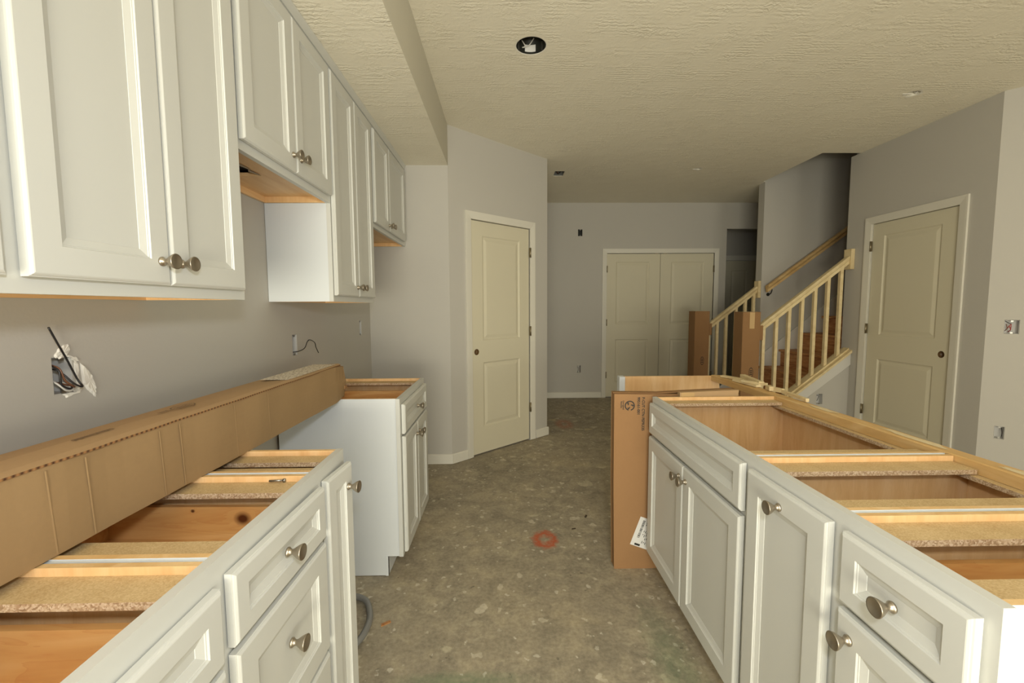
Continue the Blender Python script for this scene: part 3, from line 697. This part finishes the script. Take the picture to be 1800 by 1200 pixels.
# ------------------------------------------------------------------ stairs
SL = .787; st = tag(empty('staircase', (2.55, YS, 0)), 'enclosed staircase with rough orange pine treads and risers', 'stairs')
NR = 14
for k in range(NR):
    x = .25 * k; z = .197 * (k + 1)
    B('tread', (x - .028, x + .27, .128, YS2 - YS - .02, z - .026, z), M_TREAD, st, bevel=.004)
    B('riser', (x, x + .018, .128, YS2 - YS - .02, z - .197 + .0005, z - .026), M_TREAD, st)
bm = bmesh.new(); prism(bm, [(-.1, .0), (-.05, .28), (3.45, .28 + 3.5 * SL), (3.45, 3.5 * SL - .2), (.4, .0)], 'y', YS2 - YS - .019, YS2 - YS - .002); finish('skirt_board', bm, M_SKIRTBOARD, st)
# triangular half wall under the balustrade, white skirt and wood cap
capz = lambda x: .913 + SL * (x - 3.42)
bm = bmesh.new(); prism(bm, [(2.36, 0), (XD, 0), (XD, capz(XD) - .145), (2.36, capz(2.36) - .145 if capz(2.36) > .15 else .02)], 'y', YS, YS + .11); struct(finish('wall_stair_knee', bm, M_WALL))
def slope_bar(name, x0, x1, zf, lo_, hi_, y0, y1, m, parent=None):
    bm = bmesh.new(); prism(bm, [(x0, max(zf(x0) + lo_, .003)), (x1, zf(x1) + lo_), (x1, zf(x1) + hi_), (x0, max(zf(x0) + hi_, .004))], 'y', y0, y1)
    return finish(name, bm, m, parent)
slope_bar('stringer_trim', 2.46, XD + .03, capz, -.165, -.045, YS - .013, YS - .0005, M_SKIRTBOARD, None).name = 'trim_2'
struct(bpy.data.objects['trim_2'])
rl = tag(empty('stair_railing', (0, 0, 0)), 'front stair balustrade of raw square balusters rising right to the closet wall', 'railing')
slope_bar('base_cap', 2.47, XD + .02, capz, -.045, -.018, YS - .028, YS + .125, M_NEWWOOD, rl)
slope_bar('shoe_rail', 2.47, XD - .002, capz, -.018, 0, YS + .012, YS + .085, M_NEWWOOD, rl)
rz = lambda x: 1.098 + .782 * (x - 2.472)
def railprof(x0, x1, zf, yc, parent, name='handrail', m=M_NEWWOOD):
    P_ = [(-.020, -.082), (.020, -.082), (.020, -.050), (.030, -.036), (.033, -.018), (.026, -.004), (.0, 0), (-.026, -.004), (-.033, -.018), (-.030, -.036), (-.020, -.050)]
    bm = bmesh.new(); A_ = [bm.verts.new((x0, yc + a_, zf(x0) + b_)) for a_, b_ in P_]; B_ = [bm.verts.new((x1, yc + a_, zf(x1) + b_)) for a_, b_ in P_]
    for k in range(len(P_)): bm.faces.new((A_[k], A_[(k + 1) % len(P_)], B_[(k + 1) % len(P_)], B_[k]))
    bm.faces.new(A_[::-1]); bm.faces.new(B_); return finish(name, bm, m, parent)
railprof(2.475, 3.372, rz, YS + .045, rl)
B('end_block', (3.352, 3.389, YS + .003, YS + .095, 1.655, 1.850), M_NEWWOOD, rl, bevel=.002)
for k in range(7):
    x = 2.548 + .1245 * k
    bm = bmesh.new(); hw = .0145; prism(bm, [(x - hw, capz(x - hw) - .001), (x + hw, capz(x + hw) - .001), (x + hw, rz(x + hw) - .080), (x - hw, rz(x - hw) - .080)], 'y', YS + .030, YS + .062); finish('baluster', bm, M_NEWWOOD, rl)
# rear balustrade
rl2 = tag(empty('stair_railing', (0, 0, 0)), 'rear stair balustrade ending at the free end of the stairwell wall', 'railing')
rz2 = lambda x: 1.085 + .782 * (x - 2.427); cap2 = lambda x: .45 + SL * (x - 2.84)
YRR = YS2 + .045
slope_bar('base_cap', 2.44, 3.043, cap2, -.045, 0, YRR - .04, YRR + .06, M_NEWWOOD, rl2)
railprof(2.424, 3.03, rz2, YRR, rl2)
B('end_block', (3.012, 3.044, YRR - .045, YRR + .045, 1.40, 1.60), M_NEWWOOD, rl2, bevel=.002)
for x in (2.452, 2.555, 2.662, 2.778, 2.886, 2.985):
    bm = bmesh.new(); hw = .0145; prism(bm, [(x - hw, cap2(x - hw) - .001), (x + hw, cap2(x + hw) - .001), (x + hw, rz2(x + hw) - .080), (x - hw, rz2(x - hw) - .080)], 'y', YRR - .016, YRR + .016); finish('baluster', bm, M_NEWWOOD, rl2)
bm = bmesh.new(); prism(bm, [(2.36, 0), (3.045, 0), (3.045, cap2(3.045) - .045), (2.40, cap2(2.40) - .045)], 'y', YRR - .03, YRR + .05); struct(finish('wall_stair_knee_rear', bm, M_WALL))
# wall handrail with bracket
hr = tag(empty('wall_handrail', (0, 0, 0)), 'wall-mounted wooden handrail on the rear stairwell wall', 'handrail')
hz = lambda x: 1.545 + .735 * (x - 3.07)
railprof(3.07, 5.2, hz, YS2 - .075, hr, 'rail', M_OAKRAIL)
for x in (3.13, 4.3):
    bm = bmesh.new(); tube(bm, smoothpts([(x, YS2, hz(x) - .15), (x, YS2 - .045, hz(x) - .145), (x, YS2 - .072, hz(x) - .115), (x, YS2 - .075, hz(x) - .078)]), .006, 8)
    tube(bm, [(x, YS2 - .004, hz(x) - .15), (x, YS2, hz(x) - .15)], .02, 14); finish('bracket', bm, M_BLACKM, hr)
# newel posts wrapped in cardboard
def newel(x0, x1, y0, y1, zt, label, tape, ear):
    r = tag(empty('newel_post', ((x0 + x1) / 2, (y0 + y1) / 2, 0)), label, 'post'); w_ = (x1 - x0) / 2; d_ = (y1 - y0) / 2
    bm = bmesh.new(); prism(bm, [(-w_, -d_), (w_, -d_), (w_, d_), (-w_, d_)], 'z', .002, zt)
    finish('cardboard_wrap', bm, M_CARD2, r, bevel=.004)
    B('post_core', (-w_ + .02, w_ - .02, -d_ + .02, d_ - .02, zt - .02, zt + .002), M_NEWWOOD, r)
    if tape: B('tape_strip', (-.02, .028, -d_ - .0012, -d_, zt - .16, zt), M_TAPE, r)
    bm = bmesh.new()
    for k in range(20):
        t0, t1 = k * 2 * math.pi / 20, (k + 1) * 2 * math.pi / 20
        for a_, b_ in ((.92, 1),): bm.faces.new([bm.verts.new((q_ * .022 * math.cos(t), 0, q_ * .05 * math.sin(t))) for t, q_ in ((t0, .85), (t1, .85), (t1, 1), (t0, 1))])
    for z in (-.018, 0, .018): box(bm, -.012, .012, -.0004, 0, z - .004, z + .004)
    finish('printed_emblem', bm, M_INK, r, (.01, -d_ - .0008, .66))
    return r
newel(2.293, 2.466, YS - .045, YS + .120, 1.247, 'cardboard-wrapped newel post at the front stair balustrade with tape on top', True, 1.06)
B('rail_wrap', (2.467, 2.522, YS, YS + .085, .97, 1.115), M_CARD2, rl, bevel=.003); B('rail_wrap', (2.421, 2.476, YS2 + .005, YS2 + .09, .96, 1.10), M_CARD2, rl2, bevel=.003)
newel(2.245, 2.42, YS2 - .05, YS2 + .125, 1.245, 'cardboard-wrapped newel post at the rear stair balustrade, the left one', False, 1.05)

# ------------------------------------------------------------------ electrical boxes, wires
def wire(parent, pts, m, r=.0022, name='wire'):
    bm = bmesh.new(); tube(bm, smoothpts(pts), r, 8); return finish(name, bm, m, parent)
def ebox(label, A_, s, z, w_, h_, ang, m=M_STEEL, wires=(), depth=.05, fill=.0):
    """open steel box set in the wall; s = centre along wall from A_, local -y faces the room"""
    p = Vector((A_[0] + math.cos(ang) * s, A_[1] + math.sin(ang) * s, z))
    r = tag(empty('outlet_box', p, (0, 0, ang)), label, 'outlet box')
    bm = bmesh.new(); a_, b_ = w_ / 2, h_ / 2; th = .0016
    box(bm, -a_, a_, depth - th, depth, -b_, b_); box(bm, -a_, -a_ + th, .003, depth, -b_, b_); box(bm, a_ - th, a_, .003, depth, -b_, b_)
    box(bm, -a_, a_, .003, depth, -b_, -b_ + th); box(bm, -a_, a_, .003, depth, b_ - th, b_)
    finish('box_shell', bm, m, r)
    bm = bmesh.new()
    bm.free()
    for zz in (-1, 1): B('screw_tab', (-.006, .006, .001, .004, zz * (b_ - .006) - .005, zz * (b_ - .006) + .005), M_STEEL, r)
    for (mm, pts) in wires: wire(r, pts, mm)
    return r
# 1: torn hole with long black wire on the left wall
A_ = (XW, YR); ang = R(90)
r1 = ebox('outlet box with a long black wire in the torn plaster patch', A_, lo(1.087), 1.144, .050, .092, ang, M_BOXGREY, [
    (M_BLACKW, [(-.02, .03, .025), (-.012, -.004, .010), (.004, -.022, -.022), (.022, -.024, -.032), (.020, -.014, -.012), (.0, -.012, .04), (-.020, -.016, .075), (-.042, -.018, .120)]),
    (M_BROWNW, [(-.018, .03, .03), (-.016, -.006, .02), (-.008, -.012, -.012), (.010, -.014, -.030), (.016, -.004, -.03), (.01, .03, -.02)]),
    (M_WHITEW, [(-.015, .03, .0), (-.018, -.004, -.02), (-.004, -.010, -.038), (.014, -.008, -.036), (.016, .02, -.02)]),
    (M_BLACKW, [(-.02, .02, .03), (-.018, -.008, .015), (-.016, -.010, -.02), (.0, -.014, -.034), (.018, .0, -.028), (.02, .03, -.02)])])
# ragged plaster around it: irregular lumpy strips and a torn paper tongue
def blob(name, pts, m, parent, y=-.0035, amp=.0012):
    bm = bmesh.new(); n = len(pts); cx = sum(p[0] for p in pts) / n; cz = sum(p[1] for p in pts) / n
    o_ = [bm.verts.new((x, -.0002, z)) for x, z in pts]; i_ = [bm.verts.new((cx + (x - cx) * .82, y + random.uniform(-amp, amp), cz + (z - cz) * .82)) for x, z in pts]
    c_ = bm.verts.new((cx, y, cz))
    for k in range(n):
        bm.faces.new((o_[k], o_[(k + 1) % n], i_[(k + 1) % n], i_[k])); bm.faces.new((i_[k], i_[(k + 1) % n], c_))
    return finish(name, bm, m, parent)
pp = tag(empty('torn_plaster_patch', (XW, 1.087, 1.144), (0, 0, R(90))), 'ragged white plaster and torn paper around the black-wired outlet hole', 'plaster')
def rag(poly, j=.0018, sub=4):
    out = []
    for k in range(len(poly)):
        a_, b_ = poly[k], poly[(k + 1) % len(poly)]
        for i in range(sub): t = i / sub; out.append((a_[0] + (b_[0] - a_[0]) * t + random.uniform(-j, j), a_[1] + (b_[1] - a_[1]) * t + random.uniform(-j, j)))
    return out
blob('plaster_lump', rag([(-.020, .048), (-.004, .070), (.020, .077), (.022, .058), (.008, .044), (-.008, .040)]), M_DRY, pp)
blob('plaster_lump', rag([(.012, .048), (.034, .042), (.042, .028), (.034, .028), (.018, .042)]), M_DRY, pp)
blob('plaster_lump', rag([(.030, .028), (.036, .028), (.038, -.042), (.031, -.040)]), M_DRY, pp)
blob('plaster_lump', rag([(-.005, -.048), (.030, -.046), (.045, -.042), (.036, -.052), (.0, -.056)]), M_DRY, pp)
blob('paper_tongue', rag([(.044, .026), (.056, .014), (.070, -.010), (.080, -.050), (.080, -.072), (.062, -.052), (.048, -.030)], .001), M_DRY, pp, -.006)
# 2: second box with thin curved wire
r2_ = ebox('narrow white outlet box with a thin bent black wire above the range gap', A_, lo(2.281), 1.115, .048, .108, ang, M_BOXGREY, [
    (M_BLACKW, [(-.015, .02, -.035), (.0, -.01, -.035), (.03, -.035, -.02), (.055, -.04, .012), (.09, -.04, .02), (.15, -.038, .0), (.165, -.038, -.028), (.20, -.036, -.062)])])
r3_ = ebox('small pale outlet box by the fridge space corner', A_, lo(3.325), 1.155, .048, .108, ang, M_BOXGREY)
fa = 0.0
ebox('upper wired switch box on the far wall left of the closet doors', (.43, YF), 1.068 - .43, 2.334, .06, .09, 0, M_BLACKM, [(M_BLACKW, [(-.02, .03, .03), (-.01, -.01, .0), (-.018, -.005, -.04)]), (M_BLACKW, [(.02, .03, .04), (.01, -.01, .0), (.02, -.004, -.04)]), (M_STEEL, [(.0, .02, -.02), (.002, -.006, -.03), (0, -.004, -.045)])])
ebox('low outlet box on the far wall left of the closet doors', (.43, YF), 1.0625 - .43, .418, .054, .10, 0, M_STEEL, [(M_BLACKW, [(-.02, .03, .03), (-.005, .0, .01), (-.018, .0, -.04)]), (M_BROWNW, [(.02, .03, .04), (.008, .0, .0), (.018, .0, -.04)])])
aw = R(-45)
ebox('square wired switch box on the angled wall at the right edge', (XD, 3.01), .120, 1.152, .068, .092, aw, M_BOXGREY, [(M_REDW, [(-.02, .04, -.02), (-.014, .008, .0), (-.004, .006, .018), (-.004, .01, -.02), (-.014, .03, -.035)]), (M_REDW, [(-.01, .04, -.03), (-.004, .008, -.02), (-.012, .006, .01)]), (M_BLACKW, [(-.03, .03, .04), (-.015, .008, .028), (.0, .01, .02)]), (M_BROWNW, [(-.03, .03, -.03), (-.02, .008, -.01), (-.026, .01, .02)])])
ebox('low narrow outlet box on the angled wall above the baseboard', (XD, 3.01), .103, .411, .048, .088, aw, M_BOXGREY, [(M_BLACKW, [(.012, .03, .03), (.014, .006, .0), (.012, .01, -.03)])])
# box on the knee wall (surface of the drywall)
r = ebox('outlet box in the drywall below the stair balustrade', (0, YS), 3.110, .385, .062, .105, 0, M_BOXGREY, [(M_BLACKW, [(-.02, .03, .03), (-.006, .004, .03), (-.018, .01, -.02)])])
r.location.y = YS
cut(bpy.data.objects['wall_stair_knee'], [cutb((3.079, 3.141, YS - .05, YS + .06, .332, .438))])

# ------------------------------------------------------------------ ceiling fittings
rc = tag(empty('recessed_light_can', (.158, 2.528, CZ)), 'open recessed light can in the ceiling with a white label inside', 'light fixture')
bm = bmesh.new(); n = 36
P_ = [(.0825, .001), (.0825, .13), (.0, .13)]; rings = []
for r_, h_ in P_: rings.append([bm.verts.new((r_ * math.cos(k * 2 * math.pi / n), r_ * math.sin(k * 2 * math.pi / n), h_)) for k in range(n)] if r_ else [bm.verts.new((0, 0, h_))])
for A2, B2 in zip(rings, rings[1:]):
    for k in range(n):
        q_ = list(dict.fromkeys((A2[k], A2[(k + 1) % n], B2[(k + 1) % len(B2)], B2[k % len(B2)]))); bm.faces.new(q_).smooth = True
finish('can_shell', bm, M_BLACKM, rc)
bm = bmesh.new()
for k in range(8):
    t0, t1 = R(68 + k * 5.5), R(68 + (k + 1) * 5.5); bm.faces.new([bm.verts.new((.0805 * math.cos(t), .0805 * math.sin(t), h_)) for t, h_ in ((t0, .012), (t1, .012), (t1, .05), (t0, .05))])
finish('rating_label', bm, M_PAPER, rc)
for tt in (35, 150): B('spring_clip', (-.004, .004, -.001, .001, .004, .05), M_STEEL, rc, (.078 * math.cos(R(tt)), .078 * math.sin(R(tt)), 0), (0, 0, R(tt)))
wire(rc, [(-.05, .05, .06), (-.03, .055, .03), (-.045, .06, .025), (-.01, .07, .04), (.02, .05, .07)], M_WHITEW, .003)
bm = bmesh.new(); n = 40     # roughly cut plaster rim
for k in range(n):
    t0, t1 = k * 2 * math.pi / n, (k + 1) * 2 * math.pi / n
    bm.faces.new([bm.verts.new((r_ * math.cos(t), r_ * math.sin(t), z_)) for t, r_, z_ in ((t0, .0825, .0), (t1, .0825, .0), (t1, .0885, -.0012), (t0, .0885, -.0012))])
finish('cut_rim', bm, M_DRY, rc)
rb = tag(empty('ceiling_junction_box', (.6025, 4.845, CZ)), 'square dark junction box in the hall ceiling with loose wires', 'junction box')
bm = bmesh.new(); sheet(bm, -.052, .052, -.084, .084, 0, .002, []); bmesh.ops.rotate(bm, verts=bm.verts, matrix=Matrix.Rotation(R(-90), 3, 'X')); bmesh.ops.translate(bm, verts=bm.verts, vec=(0, 0, .07)); finish('box_back', bm, M_BLACKM, rb)
bm = bmesh.new()
for d in ((-.052, -.049, -.084, .084, .003, .07), (.049, .052, -.084, .084, .003, .07), (-.049, .049, -.084, -.081, .003, .07), (-.049, .049, .081, .084, .003, .07)): box(bm, *d)
finish('box_shell', bm, M_STEEL, rb)
wire(rb, [(-.03, .05, .06), (-.01, .0, .0), (.02, -.03, .02), (.03, -.06, .05)], M_BLACKW, .004); wire(rb, [(.03, .06, .06), (.0, .03, .01), (-.03, -.02, .03)], M_BROWNW, .004)
def plug(label, x, y, r_):
    o = tag(empty('ceiling_wire_hole', (x, y, CZ)), label, 'ceiling hole')
    bm = bmesh.new(); n = 18
    for k in range(n):
        t0, t1 = k * 2 * math.pi / n, (k + 1) * 2 * math.pi / n; a_ = r_ * 1.0; b_ = r_ * (1.35 + .25 * math.sin(k * 1.9)); b2 = r_ * (1.35 + .25 * math.sin((k + 1) * 1.9))
        bm.faces.new([bm.verts.new(p) for p in ((a_ * math.cos(t0), a_ * math.sin(t0), 0), (a_ * math.cos(t1), a_ * math.sin(t1), 0), (b2 * math.cos(t1), b2 * math.sin(t1), -.0015), (b_ * math.cos(t0), b_ * math.sin(t0), -.0015))])
    finish('plaster_rim', bm, M_DRY, o)
    bm = bmesh.new(); tube(bm, [(0, 0, .04), (.0, 0, .042)], r_ * .98, 16); finish('dark_back', bm, M_BLACKM, o)
    blob('plaster_flake', [(-r_ * 1.9, -.012), (-r_ * .2, -.02), (r_ * .3, -.006), (-r_ * .9, .002), (-r_ * 2, 0)], M_DRY, o).rotation_euler = (R(90), 0, 0)
    wire(o, [(.01, .01, .04), (.015, 0, .004), (.02, -.01, .01)], M_WHITEW, .003)
plug('torn wire hole in the ceiling near the closet door wall', 2.80, 3.05, .038); plug('small patched hole in the ceiling before the stairwell', 2.05, 4.68, .030)

# ------------------------------------------------------------------ small things
bm = bmesh.new(); pts = smoothpts([(-.86, 1.60, .02), (-.78, 1.80, .02), (-.70, 1.865, .02), (-.625, 1.845, .02), (-.580, 1.77, .02), (-.562, 1.69, .02), (-.575, 1.60, .02), (-.63, 1.53, .02), (-.74, 1.47, .02), (-.9, 1.46, .02)], 10)
tube(bm, pts, [.0125 + (.0008 if k % 2 else 0) for k in range(len(pts))], 12); tag(finish('flexible_conduit', bm, M_CONDUIT), 'grey flexible conduit loop on the concrete in the range gap', 'conduit')
bm = bmesh.new(); tube(bm, [(0, 0, 0), (.034, 0, 0)], .0026, 8); tube(bm, [(.034, 0, 0), (.040, 0, 0)], .0048, 10)
tag(finish('screw', bm, M_STEEL, None, (-.603, 1.094, .8662), (0, 0, R(6))), 'steel screw lying on the particle board edge of the three-drawer cabinet', 'screw')
r = tag(empty('sawdust_chips', (0, 0, 0)), None); bpy.data.objects.remove(r)
def flake(label, x, y, s, m, a_):
    bm = bmesh.new(); prism(bm, [(-s, -s * .25), (s * .9, -s * .4), (s, s * .2), (-s * .7, s * .35)], 'z', .001, .004); tag(finish('wood_chip', bm, m, None, (x, y, 0), (0, 0, R(a_))), label, 'debris')
M_DIRT = mat('dark_chip', lin(70, 58, 44), .9)
flake('small dark wood chip on the concrete near the orange paint ring', .40, 2.47, .014, M_DIRT, 20)
flake('dark clod on the concrete left of the tall flat carton', .50, 2.62, .018, M_DIRT, 70)
flake('orange splinter of wood beside the grey conduit loop', -.50, 1.72, .022, M_TREAD, 40)
